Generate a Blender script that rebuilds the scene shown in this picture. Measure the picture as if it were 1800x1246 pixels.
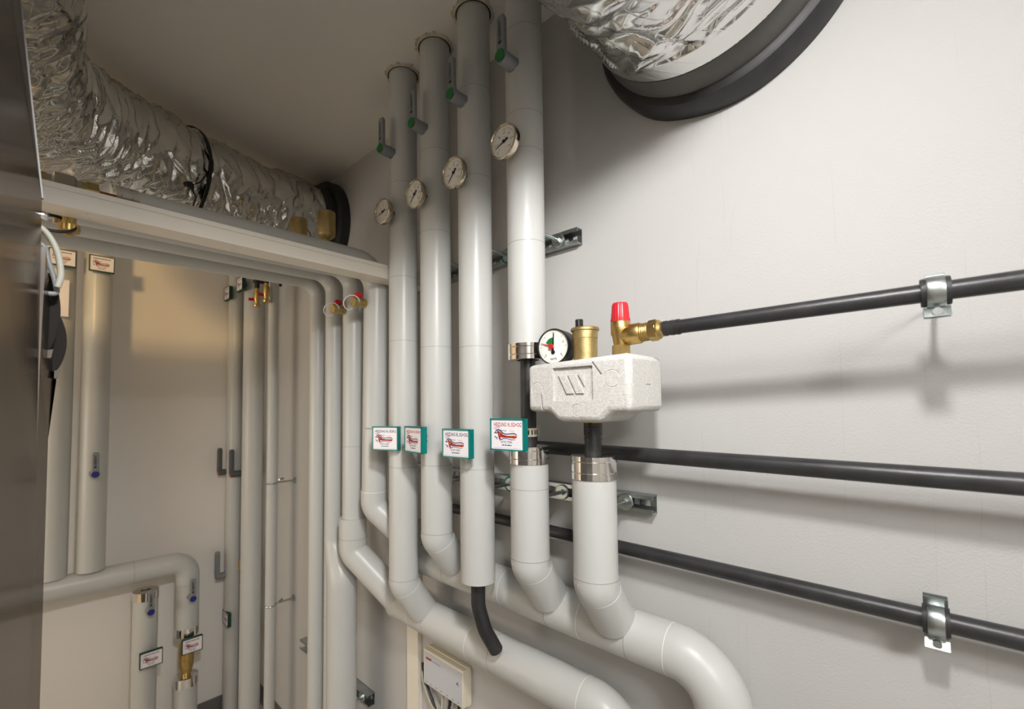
import bpy, bmesh, math, random
from mathutils import Vector, Matrix, noise

for o in list(bpy.data.objects):
    bpy.data.objects.remove(o, do_unlink=True)
S = bpy.context.scene
COL = S.collection
ZO = 1.70                      # eye height: heights below are given relative to it
PI = math.pi
random.seed(4)

# ------------------------------------------------------------------ camera
F_PX, CX, CY = 791.23, 838.64, 675.85
YAW, PITCH, ROLL = math.radians(45.026), math.radians(2.540), math.radians(-0.514)
fw = Vector((math.sin(YAW)*math.cos(PITCH), math.cos(YAW)*math.cos(PITCH), math.sin(PITCH)))
rt = Vector((math.cos(YAW), -math.sin(YAW), 0)); up = rt.cross(fw)
rt2 = rt*math.cos(ROLL) + up*math.sin(ROLL); up2 = up*math.cos(ROLL) - rt*math.sin(ROLL)
cd = bpy.data.cameras.new('camera'); cam = bpy.data.objects.new('camera', cd); COL.objects.link(cam)
M = Matrix((rt2, up2, -fw)).transposed().to_4x4(); M.translation = Vector((-1, 0, ZO)); cam.matrix_world = M
cd.sensor_fit = 'HORIZONTAL'; cd.sensor_width = 36; cd.lens = F_PX/1800*36
cd.shift_x = (900-CX)/1800; cd.shift_y = (CY-623)/1800
cd.clip_start = 0.01
cd.dof.use_dof = True; cd.dof.focus_distance = 1.05; cd.dof.aperture_fstop = 4.0
S.camera = cam

# ------------------------------------------------------------------ world, lights, exposure
w = bpy.data.worlds.new('world'); S.world = w; w.use_nodes = True
w.node_tree.nodes['Background'].inputs[0].default_value = (0.02, 0.02, 0.02, 1)
def area(name, loc, target, sx, sy, power, col):
    l = bpy.data.lights.new(name, 'AREA'); l.shape = 'RECTANGLE'; l.size = sx; l.size_y = sy; l.energy = power; l.color = col
    o = bpy.data.objects.new(name, l); COL.objects.link(o); o.location = Vector(loc)+Vector((0, 0, ZO))
    d = (Vector(target)-Vector(loc)).normalized()
    o.rotation_euler = d.to_track_quat('-Z', 'Y').to_euler(); return o
LAMP = Vector((-.88, -.04, .72)); LDIR = Vector((.22, .72, -.66)).normalized()
wl = area('work_lamp_light', LAMP, LAMP+LDIR, .13, .13, 9.3, (1, .985, .972)); wl.data.shape = 'DISK'
area('ceiling_fill_light', (-1.45, -1.15, 1.02), (-0.85, -0.3, -.3), 0.4, 0.8, 26, (1, .985, .97))  # soft fill added to lighten the lower and rear parts
area('rear_lamp_light', (-2.65, -0.3, 0.93), (-1.0, 1.9, 0.2), 0.3, 0.26, 28, (1, 0.64, 0.26))
area('left_fill_light', (-3.15, 1.95, -.35), (-1, 1.95, -.30), 1.6, .85, 13, (1, .92, .80))  # warm fill added at the left wall to lift ceiling and back
S.view_settings.view_transform = 'Standard'; S.view_settings.look = 'None'
S.view_settings.gamma = 1; S.view_settings.use_curve_mapping = False
S.view_settings.exposure = 0.72

# ------------------------------------------------------------------ materials
def lin(c):
    return tuple((x/255/12.92) if x/255 <= .04045 else ((x/255+.055)/1.055)**2.4 for x in c)+(1,)
def mat(name, rgb, rough=.5, metal=0, bump=0, bscale=200, vary=0, spec=.5, vscale=6, coat=0):
    m = bpy.data.materials.new(name); m.use_nodes = True; nt = m.node_tree; b = nt.nodes['Principled BSDF']
    c = lin(rgb); b.inputs['Base Color'].default_value = c; b.inputs['Roughness'].default_value = rough
    b.inputs['Metallic'].default_value = metal; b.inputs['Specular IOR Level'].default_value = spec
    b.inputs['Coat Weight'].default_value = coat
    tc = nt.nodes.new('ShaderNodeTexCoord')
    if bump:
        n = nt.nodes.new('ShaderNodeTexNoise'); n.inputs['Scale'].default_value = bscale; n.inputs['Detail'].default_value = 4
        nt.links.new(tc.outputs['Object'], n.inputs['Vector'])
        bp = nt.nodes.new('ShaderNodeBump'); bp.inputs['Strength'].default_value = bump; bp.inputs['Distance'].default_value = .002
        nt.links.new(n.outputs['Fac'], bp.inputs['Height']); nt.links.new(bp.outputs['Normal'], b.inputs['Normal'])
    if vary:
        n = nt.nodes.new('ShaderNodeTexNoise'); n.inputs['Scale'].default_value = vscale; n.inputs['Detail'].default_value = 5
        nt.links.new(tc.outputs['Object'], n.inputs['Vector'])
        r = nt.nodes.new('ShaderNodeValToRGB'); r.color_ramp.elements[0].position = .3; r.color_ramp.elements[1].position = .7
        r.color_ramp.elements[0].color = tuple(x*(1-vary) for x in c[:3])+(1,)
        r.color_ramp.elements[1].color = tuple(min(1, x*(1+vary)) for x in c[:3])+(1,)
        nt.links.new(n.outputs['Fac'], r.inputs['Fac']); nt.links.new(r.outputs['Color'], b.inputs['Base Color'])
    return m

def wall_material():
    m = mat('wall_plaster', (191, 190, 188), .75, bump=.25, bscale=260, spec=.25); nt = m.node_tree
    N = nt.nodes.new; L = nt.links.new; b = nt.nodes['Principled BSDF']
    tc = [n for n in nt.nodes if n.type == 'TEX_COORD'][0]
    sep = N('ShaderNodeSeparateXYZ'); L(tc.outputs['Object'], sep.inputs[0])
    def math_(op, a, b2=None):
        n = N('ShaderNodeMath'); n.operation = op
        for i, v in enumerate((a, b2)):
            if v is None: continue
            if isinstance(v, (int, float)): n.inputs[i].default_value = v
            else: L(v, n.inputs[i])
        return n.outputs[0]
    total = None
    for y0, wob, wd, seed in ((.675, .002, .0007, 1), (.335, .02, .0006, 5), (.265, .018, .0006, 9), (.28, .002, .0006, 12), (.47, .012, .0006, 17), (.105, .01, .0005, 23), (.0, .003, .0004, 29), (-.05, .01, .0005, 31)):
        cv = N('ShaderNodeCombineXYZ'); L(math_('MULTIPLY', sep.outputs['Z'], 5.0), cv.inputs[2]); cv.inputs[0].default_value = seed*3.7
        n = N('ShaderNodeTexNoise'); n.inputs['Scale'].default_value = 1.3; n.inputs['Detail'].default_value = 5; L(cv.outputs[0], n.inputs['Vector'])
        d = math_('ABSOLUTE', math_('ADD', math_('SUBTRACT', sep.outputs['Y'], y0), math_('MULTIPLY', math_('SUBTRACT', n.outputs['Fac'], .5), wob*2)))
        mr = N('ShaderNodeMapRange'); L(d, mr.inputs[0]); mr.inputs[1].default_value = wd; mr.inputs[2].default_value = wd*2.2; mr.inputs[3].default_value = 1; mr.inputs[4].default_value = 0
        n2 = N('ShaderNodeTexNoise'); n2.inputs['Scale'].default_value = .9; L(cv.outputs[0], n2.inputs['Vector'])
        g = N('ShaderNodeMapRange'); L(n2.outputs['Fac'], g.inputs[0]); g.inputs[1].default_value = .48; g.inputs[2].default_value = .60
        v = math_('MULTIPLY', mr.outputs[0], g.outputs[0])
        total = v if total is None else math_('MAXIMUM', total, v)
    mix = N('ShaderNodeMix'); mix.data_type = 'RGBA'
    L(math_('MULTIPLY', total, .12), mix.inputs[0]); mix.inputs[6].default_value = lin((191, 190, 188)); mix.inputs[7].default_value = lin((150, 138, 124))
    L(mix.outputs[2], b.inputs['Base Color'])
    return m
MW = wall_material()
MW2 = mat('plain_plaster', (234, 230, 224), .75, bump=.2, bscale=240, spec=.25)
MC = mat('ceiling_paint', (237, 233, 226), .8, bump=.2, bscale=220, spec=.2)
MP = mat('pvc_jacket', (194, 195, 192), .33, vary=.02, vscale=3, spec=.4)
MPS = mat('jacket_seam', (150, 148, 143), .5)
MPL = mat('jacket_seam_bright', (238, 236, 230), .4)
MBL = mat('black_rubber', (40, 40, 41), .5, bump=.15, bscale=150, vary=.25, vscale=25)
MBP = mat('black_polymer_pipe', (47, 47, 48), .36, bump=.1, bscale=120, vary=.25, vscale=30)
MRG = mat('rubber_grey', (84, 83, 80), .65, vary=.2, vscale=8)
MBR = mat('brass', (196, 168, 108), .36, 1, bump=.15, bscale=300, vary=.12, vscale=40)
MBR2 = mat('brass_dull', (190, 170, 120), .5, 1, bump=.2, bscale=400, vary=.15, vscale=40)
MNI = mat('nickel', (190, 184, 172), .32, 1)
MCH = mat('polished_band', (232, 230, 228), .1, 1)
MZN = mat('zinc_steel', (176, 182, 182), .32, 1, bump=.05, bscale=200, vary=.12, vscale=30)
MCU = mat('copper', (184, 104, 70), .35, 1)
MTE = mat('teal_plastic', (0, 122, 116), .4)
MDG = mat('dark_green_plastic', (20, 62, 48), .45)
MWH = mat('white_card', (236, 232, 236), .5)
MRD = mat('red_print', (176, 40, 44), .6)
MNB = mat('navy_print', (34, 46, 104), .6)
MYE = mat('yellow_print', (226, 178, 74), .6)
MOR = mat('orange_print', (216, 104, 34), .6)
MDR = mat('dark_red_print', (158, 30, 22), .6)
MLB = mat('pale_blue_print', (150, 170, 214), .6)
MGT = mat('grey_print', (100, 100, 108), .6)
MHG = mat('handle_grey', (132, 135, 137), .45)
MHD = mat('handle_dark', (84, 87, 86), .5)
MGR = mat('green_cap', (22, 112, 48), .45)
MBC = mat('blue_cap', (24, 36, 128), .4)
MRC = mat('red_cap', (198, 32, 44), .35, bump=.1, bscale=80)
MBK = mat('black_plastic', (24, 24, 25), .4)
MBZ = mat('bezel_steel', (214, 204, 184), .16, 1)
MDI = mat('dial_white', (232, 230, 224), .5)
MSH = mat('insulation_foam', (204, 202, 198), .85, bump=.6, bscale=320, vary=.10, vscale=170, spec=.15)
MTR = mat('white_pvc', (232, 225, 212), .42)
MTL = mat('trunking_line', (130, 116, 98), .7)
MEB = mat('cream_plastic', (228, 220, 198), .42)
MEF = mat('panel_grey', (196, 198, 206), .5)
MCA = mat('grey_cable', (172, 171, 158), .5)
MTI = mat('dark_tile', (104, 100, 97), .45, vary=.12, vscale=4)
MGO = mat('grout', (168, 164, 158), .8)
MFL = mat('floor_tile', (208, 204, 197), .4, vary=.1, vscale=3)
MPN = bpy.data.materials.new('cabinet_steel'); MPN.use_nodes = True
_n = MPN.node_tree; _g = _n.nodes.new('ShaderNodeBsdfAnisotropic'); _g.inputs['Color'].default_value = (.46, .43, .41, 1); _g.inputs['Roughness'].default_value = .13
_d = _n.nodes.new('ShaderNodeBsdfDiffuse'); _d.inputs['Color'].default_value = (.05, .047, .045, 1); _m = _n.nodes.new('ShaderNodeMixShader'); _m.inputs[0].default_value = .85
_n.links.new(_d.outputs[0], _m.inputs[1]); _n.links.new(_g.outputs[0], _m.inputs[2]); _n.links.new(_m.outputs[0], _n.nodes['Material Output'].inputs[0])
MPE = mat('cabinet_lip', (150, 148, 148), .6)
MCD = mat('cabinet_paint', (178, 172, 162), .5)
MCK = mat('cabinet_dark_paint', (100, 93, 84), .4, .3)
MGP = mat('plaster_crumb', (206, 196, 176), .9)
MDK = mat('dark_gap', (28, 24, 20), .9)
MGL = mat('lamp_housing', (230, 230, 228), .5)

def foil_material():
    m = mat('aluminium_foil', (222, 222, 220), .15, 1); nt = m.node_tree; b = nt.nodes['Principled BSDF']; N = nt.nodes.new; K = nt.links.new
    tc = [n for n in nt.nodes if n.type == 'TEX_COORD'][0]
    sep = N('ShaderNodeSeparateXYZ'); K(tc.outputs['UV'], sep.inputs[0])
    def mt(op, a, c=None):
        n = N('ShaderNodeMath'); n.operation = op
        for i, v in enumerate((a, c)):
            if v is None: continue
            if isinstance(v, (int, float)): n.inputs[i].default_value = v
            else: K(v, n.inputs[i])
        return n.outputs[0]
    net = None
    for a, c in ((24, 24), (24, -24)):                             # two families of threads under the foil
        ph = mt('FRACT', mt('ADD', mt('MULTIPLY', sep.outputs[0], a), mt('MULTIPLY', sep.outputs[1], c)))
        d = mt('ABSOLUTE', mt('SUBTRACT', ph, .5)); r = N('ShaderNodeMapRange'); K(d, r.inputs[0]); r.inputs[1].default_value = .0; r.inputs[2].default_value = .05; r.inputs[3].default_value = 1; r.inputs[4].default_value = 0
        net = r.outputs[0] if net is None else mt('MAXIMUM', net, r.outputs[0])
    n = N('ShaderNodeTexNoise'); n.inputs['Scale'].default_value = 45; n.inputs['Detail'].default_value = 5; K(tc.outputs['Object'], n.inputs['Vector'])
    h = mt('ADD', mt('MULTIPLY', net, .5), mt('MULTIPLY', n.outputs['Fac'], .5))
    bp = N('ShaderNodeBump'); bp.inputs['Strength'].default_value = .25; bp.inputs['Distance'].default_value = .002
    K(h, bp.inputs['Height']); K(bp.outputs['Normal'], b.inputs['Normal'])
    return m
MFO = foil_material()

# ------------------------------------------------------------------ mesh builder
class MB:
    def __init__(s): s.v = []; s.f = []; s.m = []; s.s = []
    def add(s, vs, fs, mi=0, sm=False):
        k = len(s.v); s.v += [Vector(v) for v in vs]
        for f in fs: s.f.append(tuple(k+i for i in f)); s.m.append(mi); s.s.append(sm)
        return s
    def box(s, lo, hi, mi=0):
        x0, y0, z0 = lo; x1, y1, z1 = hi
        return s.add([(x0,y0,z0),(x1,y0,z0),(x1,y1,z0),(x0,y1,z0),(x0,y0,z1),(x1,y0,z1),(x1,y1,z1),(x0,y1,z1)],
              [(0,3,2,1),(4,5,6,7),(0,1,5,4),(1,2,6,5),(2,3,7,6),(3,0,4,7)], mi)
    def lathe(s, p, d, prof, seg=32, mi=0, caps=True, sm=True, flute=0, nfl=0):
        p = Vector(p); d = Vector(d).normalized()
        a = d.orthogonal().normalized(); b = d.cross(a)
        vs = []
        for t, r in prof:
            for i in range(seg):
                th = 2*PI*i/seg; rr = r*(1+(flute if (nfl and (i*nfl*2//seg) % 2) else 0))
                vs.append(p+d*t+(a*math.cos(th)+b*math.sin(th))*rr)
        fs = []
        for j in range(len(prof)-1):
            for i in range(seg):
                fs.append((j*seg+i, j*seg+(i+1) % seg, (j+1)*seg+(i+1) % seg, (j+1)*seg+i))
        s.add(vs, fs, mi, sm)
        if caps:
            k = len(s.v)-len(vs); n = len(prof)
            s.f.append(tuple(k+i for i in reversed(range(seg)))); s.m.append(mi); s.s.append(False)
            s.f.append(tuple(k+(n-1)*seg+i for i in range(seg))); s.m.append(mi); s.s.append(False)
        return s
    def cyl(s, p, q, r, seg=32, mi=0, sm=True, bev=0):
        d = Vector(q)-Vector(p); L = d.length
        pr = [(0, r), (L, r)] if not bev else [(0, r-bev), (bev, r), (L-bev, r), (L, r-bev)]
        return s.lathe(p, d, pr, seg, mi, True, sm)
    def hexa(s, p, q, r, mi=0): return s.cyl(p, q, r, 6, mi, False)
    def ring(s, p, d, r, rt_, seg=40, k=10, mi=0):           # torus
        p = Vector(p); d = Vector(d).normalized(); a = d.orthogonal().normalized(); b = d.cross(a); vs = []; fs = []
        for i in range(seg):
            th = 2*PI*i/seg; u = a*math.cos(th)+b*math.sin(th)
            for j in range(k):
                ph = 2*PI*j/k; vs.append(p+u*(r+rt_*math.cos(ph))+d*rt_*math.sin(ph))
        for i in range(seg):
            for j in range(k):
                fs.append((i*k+j, ((i+1) % seg)*k+j, ((i+1) % seg)*k+(j+1) % k, i*k+(j+1) % k))
        return s.add(vs, fs, mi, True)
    def band(s, p, d, r, wdt, seg=48, mi=0, thick=.0003):    # thin sleeve round a pipe
        p = Vector(p); d = Vector(d).normalized()
        return s.lathe(p-d*wdt/2, d, [(0, r-.001), (0, r+thick), (wdt, r+thick), (wdt, r-.001)], seg, mi, False)
    def tube(s, pts, r, seg=40, mi=0, caps=True):
        pts = [Vector(p) for p in pts]; n = len(pts)
        rs = list(r) if isinstance(r, (list, tuple)) else [r]*n
        T = []
        for i in range(n):
            t = (pts[min(i+1, n-1)]-pts[max(i-1, 0)]); T.append(t.normalized())
        a = T[0].orthogonal().normalized(); vs = []
        for i in range(n):
            a = (a-T[i]*a.dot(T[i])).normalized(); b = T[i].cross(a)
            for j in range(seg):
                th = 2*PI*j/seg; vs.append(pts[i]+(a*math.cos(th)+b*math.sin(th))*rs[i])
        fs = [(i*seg+j, i*seg+(j+1) % seg, (i+1)*seg+(j+1) % seg, (i+1)*seg+j) for i in range(n-1) for j in range(seg)]
        s.add(vs, fs, mi, True); k = len(s.v)-len(vs)
        if caps:
            s.f.append(tuple(k+j for j in reversed(range(seg)))); s.m.append(mi); s.s.append(False)
            s.f.append(tuple(k+(n-1)*seg+j for j in range(seg))); s.m.append(mi); s.s.append(False)
        return s
    def prism(s, poly, o, u, v, n, depth, mi=0):             # polygon in the u,v plane pushed along n
        o, u, v, n = map(Vector, (o, u, v, n)); k = len(poly)
        vs = [o+u*a+v*b for a, b in poly]+[o+u*a+v*b+n*depth for a, b in poly]
        if u.cross(v).dot(n)*depth < 0: vs = vs[k:]+vs[:k]
        fs = [tuple(reversed(range(k))), tuple(range(k, 2*k))]+[(i, (i+1) % k, k+(i+1) % k, k+i) for i in range(k)]
        return s.add(vs, fs, mi)
    def obj(s, name, mats, parent=None, origin=None, local=False, bevel=0, auto=True):
        if not isinstance(mats, (list, tuple)): mats = [mats]
        me = bpy.data.meshes.new(name); o = bpy.data.objects.new(name, me)
        if parent is not None and not local:
            base = world_loc(parent); shift = -base+Vector((0, 0, ZO))
        elif local: shift = Vector((0, 0, 0))
        else:
            base = Vector(origin) if origin else Vector(s.v[0]); o.location = base+Vector((0, 0, ZO)); shift = -base
        me.from_pydata([v+shift for v in s.v], [], s.f)
        for mm in mats: me.materials.append(mm)
        me.polygons.foreach_set('material_index', s.m); me.polygons.foreach_set('use_smooth', s.s)
        bm = bmesh.new(); bm.from_mesh(me)
        if bevel:
            es = [e for e in bm.edges if len(e.link_faces) == 2 and e.calc_face_angle(0) > .5]
            r = bmesh.ops.bevel(bm, geom=es, offset=bevel, segments=3, profile=.5, affect='EDGES', clamp_overlap=True)
            for f in r['faces']: f.smooth = True
        bmesh.ops.recalc_face_normals(bm, faces=bm.faces)
        if auto:
            for e in bm.edges:
                if len(e.link_faces) == 2 and e.calc_face_angle(0) > .6: e.smooth = False
        bm.to_mesh(me); bm.free(); me.update()
        COL.objects.link(o)
        if parent is not None: o.parent = parent
        return o

def world_loc(o):
    p = Vector((0, 0, 0))
    while o is not None: p += o.location; o = o.parent
    return p
def tag(o, label, cat, group=None):
    o['label'] = label; o['category'] = cat
    if group: o['group'] = group
    return o
def thing(name, label, cat, loc, group=None, rz=0):
    o = bpy.data.objects.new(name, None); COL.objects.link(o); o.empty_display_size = .05
    o.location = Vector(loc)+Vector((0, 0, ZO)); o.rotation_euler = (0, 0, rz); return tag(o, label, cat, group)
def struct(o): o['kind'] = 'structure'; return o
def dup(root, loc, label, rz=None, group=None):
    r = root.copy(); COL.objects.link(r); r.location = Vector(loc)+Vector((0, 0, ZO)); r['label'] = label
    if rz is not None: r.rotation_euler = (0, 0, rz)
    if group: r['group'] = group
    for ch in list(root.children):
        c = ch.copy(); COL.objects.link(c); c.parent = r
        for g in list(ch.children):
            d = g.copy(); COL.objects.link(d); d.parent = c
    return r

def fillet(pts, rad):
    """polyline with rounded corners"""
    pts = [Vector(p) for p in pts]; rad = rad if isinstance(rad, (list, tuple)) else [rad]*len(pts)
    out = [pts[0]]
    for i in range(1, len(pts)-1):
        a, b, c = pts[i-1], pts[i], pts[i+1]; u = (a-b).normalized(); v = (c-b).normalized()
        ang = u.angle(v); r = rad[i]
        t = min(r/math.tan(ang/2), (a-b).length*.49, (c-b).length*.49); r = t*math.tan(ang/2)
        cen = b+(u+v).normalized()*(r/math.sin(ang/2)); p0 = b+u*t; p1 = b+v*t
        n = max(3, int((PI-ang)/.09)); e0 = p0-cen; e1 = p1-cen; om = e0.angle(e1)
        for k in range(n+1):
            s = k/n; out.append(cen+(e0*math.sin((1-s)*om)+e1*math.sin(s*om))/math.sin(om))
    out.append(pts[-1]); return out

def text_mb(mb, s, width, height, cx, cz, x, mi=0, rot=False, bold=0, ang=0, depth=.0003):
    """flat letters in the local y (right), z (up) plane at local x, added to a builder"""
    cu = bpy.data.curves.new('t', 'FONT'); cu.body = s; cu.align_x = 'CENTER'; cu.align_y = 'CENTER'; cu.offset = bold; cu.resolution_u = 3
    ob = bpy.data.objects.new('t', cu); COL.objects.link(ob)
    me = bpy.data.meshes.new_from_object(ob)
    xs = [v.co.x for v in me.vertices]; ys = [v.co.y for v in me.vertices]
    mx, my = (max(xs)+min(xs))/2, (max(ys)+min(ys))/2
    sx = width/(max(xs)-min(xs)); sy = height/(max(ys)-min(ys)); vs = []
    for v in me.vertices:
        a = (v.co.x-mx)*sx; b = (v.co.y-my)*sy
        a, b = a*math.cos(ang)-b*math.sin(ang), a*math.sin(ang)+b*math.cos(ang)
        vs.append((x, cx-b, cz+a) if rot else (x, cx+a, cz+b))
    mb.add(vs, [tuple(p.vertices) for p in me.polygons], mi)
    bpy.data.objects.remove(ob); bpy.data.meshes.remove(me); bpy.data.curves.remove(cu)
    return mb

def seg2(mb, pts, wd, x, th, mi=0):
    """flat ribbon through (y, z) points, standing th proud of local x"""
    L = []; R = []
    n = len(pts)
    for i in range(n):
        a = Vector(pts[max(i-1, 0)]); b = Vector(pts[min(i+1, n-1)]); t = (b-a).normalized(); nn = Vector((-t.y, t.x))
        wdd = wd[i] if isinstance(wd, (list, tuple)) else wd
        p = Vector(pts[i]); L.append(p+nn*wdd/2); R.append(p-nn*wdd/2)
    for i in range(n-1):
        q = [L[i], L[i+1], R[i+1], R[i]]
        mb.add([(x, p.x, p.y) for p in q]+[(x+th, p.x, p.y) for p in q], [(0,1,2,3),(7,6,5,4),(0,4,5,1),(1,5,6,2),(2,6,7,3),(3,7,4,0)], mi)
    return mb

# ================================================================== the room
FZ, CZ, YB, YF, XL = -1.70, 1.07, 2.85, -2.0, -3.2
struct(MB().box((0, YF-.1, FZ), (.1, YB+.1, CZ)).obj('wall_right', MW, origin=(0, 0, -ZO)))
struct(MB().box((XL, YB, FZ), (0, YB+.1, CZ)).obj('wall_back', MW2, origin=(-1.5, YB, FZ)))
struct(MB().box((XL-.1, YF-.1, FZ), (XL, YB+.1, CZ)).obj('wall_left', MW2, origin=(XL, 0, FZ)))
struct(MB().box((XL, YF-.1, FZ), (0, YF, CZ)).obj('wall_front', MW2, origin=(-1.5, YF, FZ)))
struct(MB().box((XL-.1, YF-.1, FZ-.1), (.1, YB+.1, FZ)).obj('floor', MFL, origin=(-1.5, 0, FZ)))
struct(MB().box((XL-.1, YF-.1, CZ), (.1, YB+.1, CZ+.1)).obj('ceiling', MC, origin=(-1.5, 0, CZ)))
struct(MB().box((-1.86, YF, FZ), (-1.80, .60, CZ)).obj('light_block_wall', MW2, origin=(-1.83, 0, FZ)))  # added unseen wall, keeps the rear lamp off the right wall
def tiles(name, along, length, start):
    m = MB()
    t = .009; h = .095
    if along == 'y':
        m.box((-t*.8, start, FZ), (0, start+length, FZ+h-.002), 1)
        y = start+.02
        while y < start+length: m.box((-t, y, FZ), (0, min(y+.297, start+length), FZ+h)); y += .3
    else:
        m.box((start, YB-t*.8, FZ), (start+length, YB, FZ+h-.002), 1)
        x = start+.1
        while x < start+length: m.box((x, YB-t, FZ), (min(x+.297, start+length), YB, FZ+h)); x += .3
    return struct(m.obj(name, [MTI, MGO], origin=m.v[0]))
tiles('baseboard_right', 'y', YB-YF, YF); tiles('baseboard_back', 'x', -XL-.01, XL)

m = MB()
for lo, hi in (((XL, 1.46, FZ), (XL+.02, 1.52, .55)), ((XL, 2.38, FZ), (XL+.02, 2.44, .55)), ((XL, 1.46, .49), (XL+.02, 2.44, .55))): m.box(lo, hi)
struct(m.obj('fill_frame_1', MTR, origin=(XL, 1.95, FZ)))  # frame added round the left fill light; the wall behind is closed
# ================================================================== kits
def make_handle(capmat, label, loc, rz, group, scale=1.0, text='GEBERIT'):
    t = thing('valve_handle', label, 'valve handle', loc, group, rz)
    m = MB(); m.lathe((-.004, 0, 0), (1, 0, 0), [(0, .019), (.004, .019), (.005, .0165), (.043, .0165), (.046, .0150)], 32)
    m.prism([(-.006, -.017), (.006, -.017), (.010, -.012), (-.010, -.012)], (-.003, 0, 0), (0, 1, 0), (0, 0, 1), (1, 0, 0), .006, 1)
    m.obj('hub', [MHG, MBK], t, local=True)
    m = MB(); m.prism([(-.0125, -.004), (.0135, -.004), (.0125, .088), (.009, .097), (-.008, .098), (-.012, .090)], (.033, 0, 0), (0, 1, 0), (0, 0, 1), (1, 0, 0), .011)
    lv = m.obj('lever', MHG, t, local=True, bevel=.003)
    m = MB(); m.lathe((.0455, 0, 0), (1, 0, 0), [(0, .0140), (.0018, .0138), (.0022, .013)], 32); m.obj('cap', capmat, t, local=True)
    m = MB(); text_mb(m, text, .046, .0085, -.001, .062, .0443, rot=True, bold=.03)
    m.box((.044, -.005, .028), (.0444, .004, .036)); m.obj('lettering', MBK, lv, local=True)
    return t
def make_thermometer(label, loc, rz, group, needle):
    t = thing('thermometer', label, 'thermometer', loc, group, rz)
    m = MB(); m.cyl((-.006, 0, 0), (.0, 0, 0), .0155, 24, 1); m.cyl((-.002, 0, 0), (.012, 0, 0), .0135, 24); m.lathe((.010, 0, 0), (1, 0, 0), [(0, .0125), (.014, .0125), (.016, .010), (.020, .009)], 24)
    m.obj('brass_pocket', [MBR, MBK], t, local=True)
    m = MB(); m.lathe((.024, 0, 0), (1, 0, 0), [(-.004, .012), (-.004, .037), (-.001, .0395), (.012, .0405), (.014, .0395), (.0145, .0375), (.013, .0362), (.008, .0358)], 48, 0, False)
    m.obj('bezel', MBZ, t, local=True)
    m = MB(); m.lathe((.030, 0, 0), (1, 0, 0), [(0, .036), (.002, .036)], 48); dl = m.obj('dial', MDI, t, local=True)
    m = MB()
    for i in range(25):
        a = math.radians(225-270*i/24); big = i % 4 == 0; r0 = .0255 if big else .0285
        c, s = math.cos(a), math.sin(a); seg2(m, [(c*r0, s*r0), (c*.031, s*.031)], .0010 if big else .0006, .0321, .0002)
    for k, tx in enumerate(('0', '20', '40', '60', '80', '100', '120')):
        a = math.radians(225-270*k/6); text_mb(m, tx, .0024*len(tx)+.0004, .0042, math.cos(a)*.0205, math.sin(a)*.0205, .0323)
    text_mb(m, '°C', .005, .004, 0, .010, .0323); m.obj('scale', MBK, dl, local=True)
    m = MB(); a = math.radians(needle); c, s = math.cos(a), math.sin(a)
    seg2(m, [(-c*.012, -s*.012), (-c*.002, -s*.002), (c*.027, s*.027)], [.0055, .003, .0008], .0335, .0008); m.cyl((.033, 0, 0), (.036, 0, 0), .0035, 16)
    m.obj('needle', MBK, t, local=True)
    return t
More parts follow.
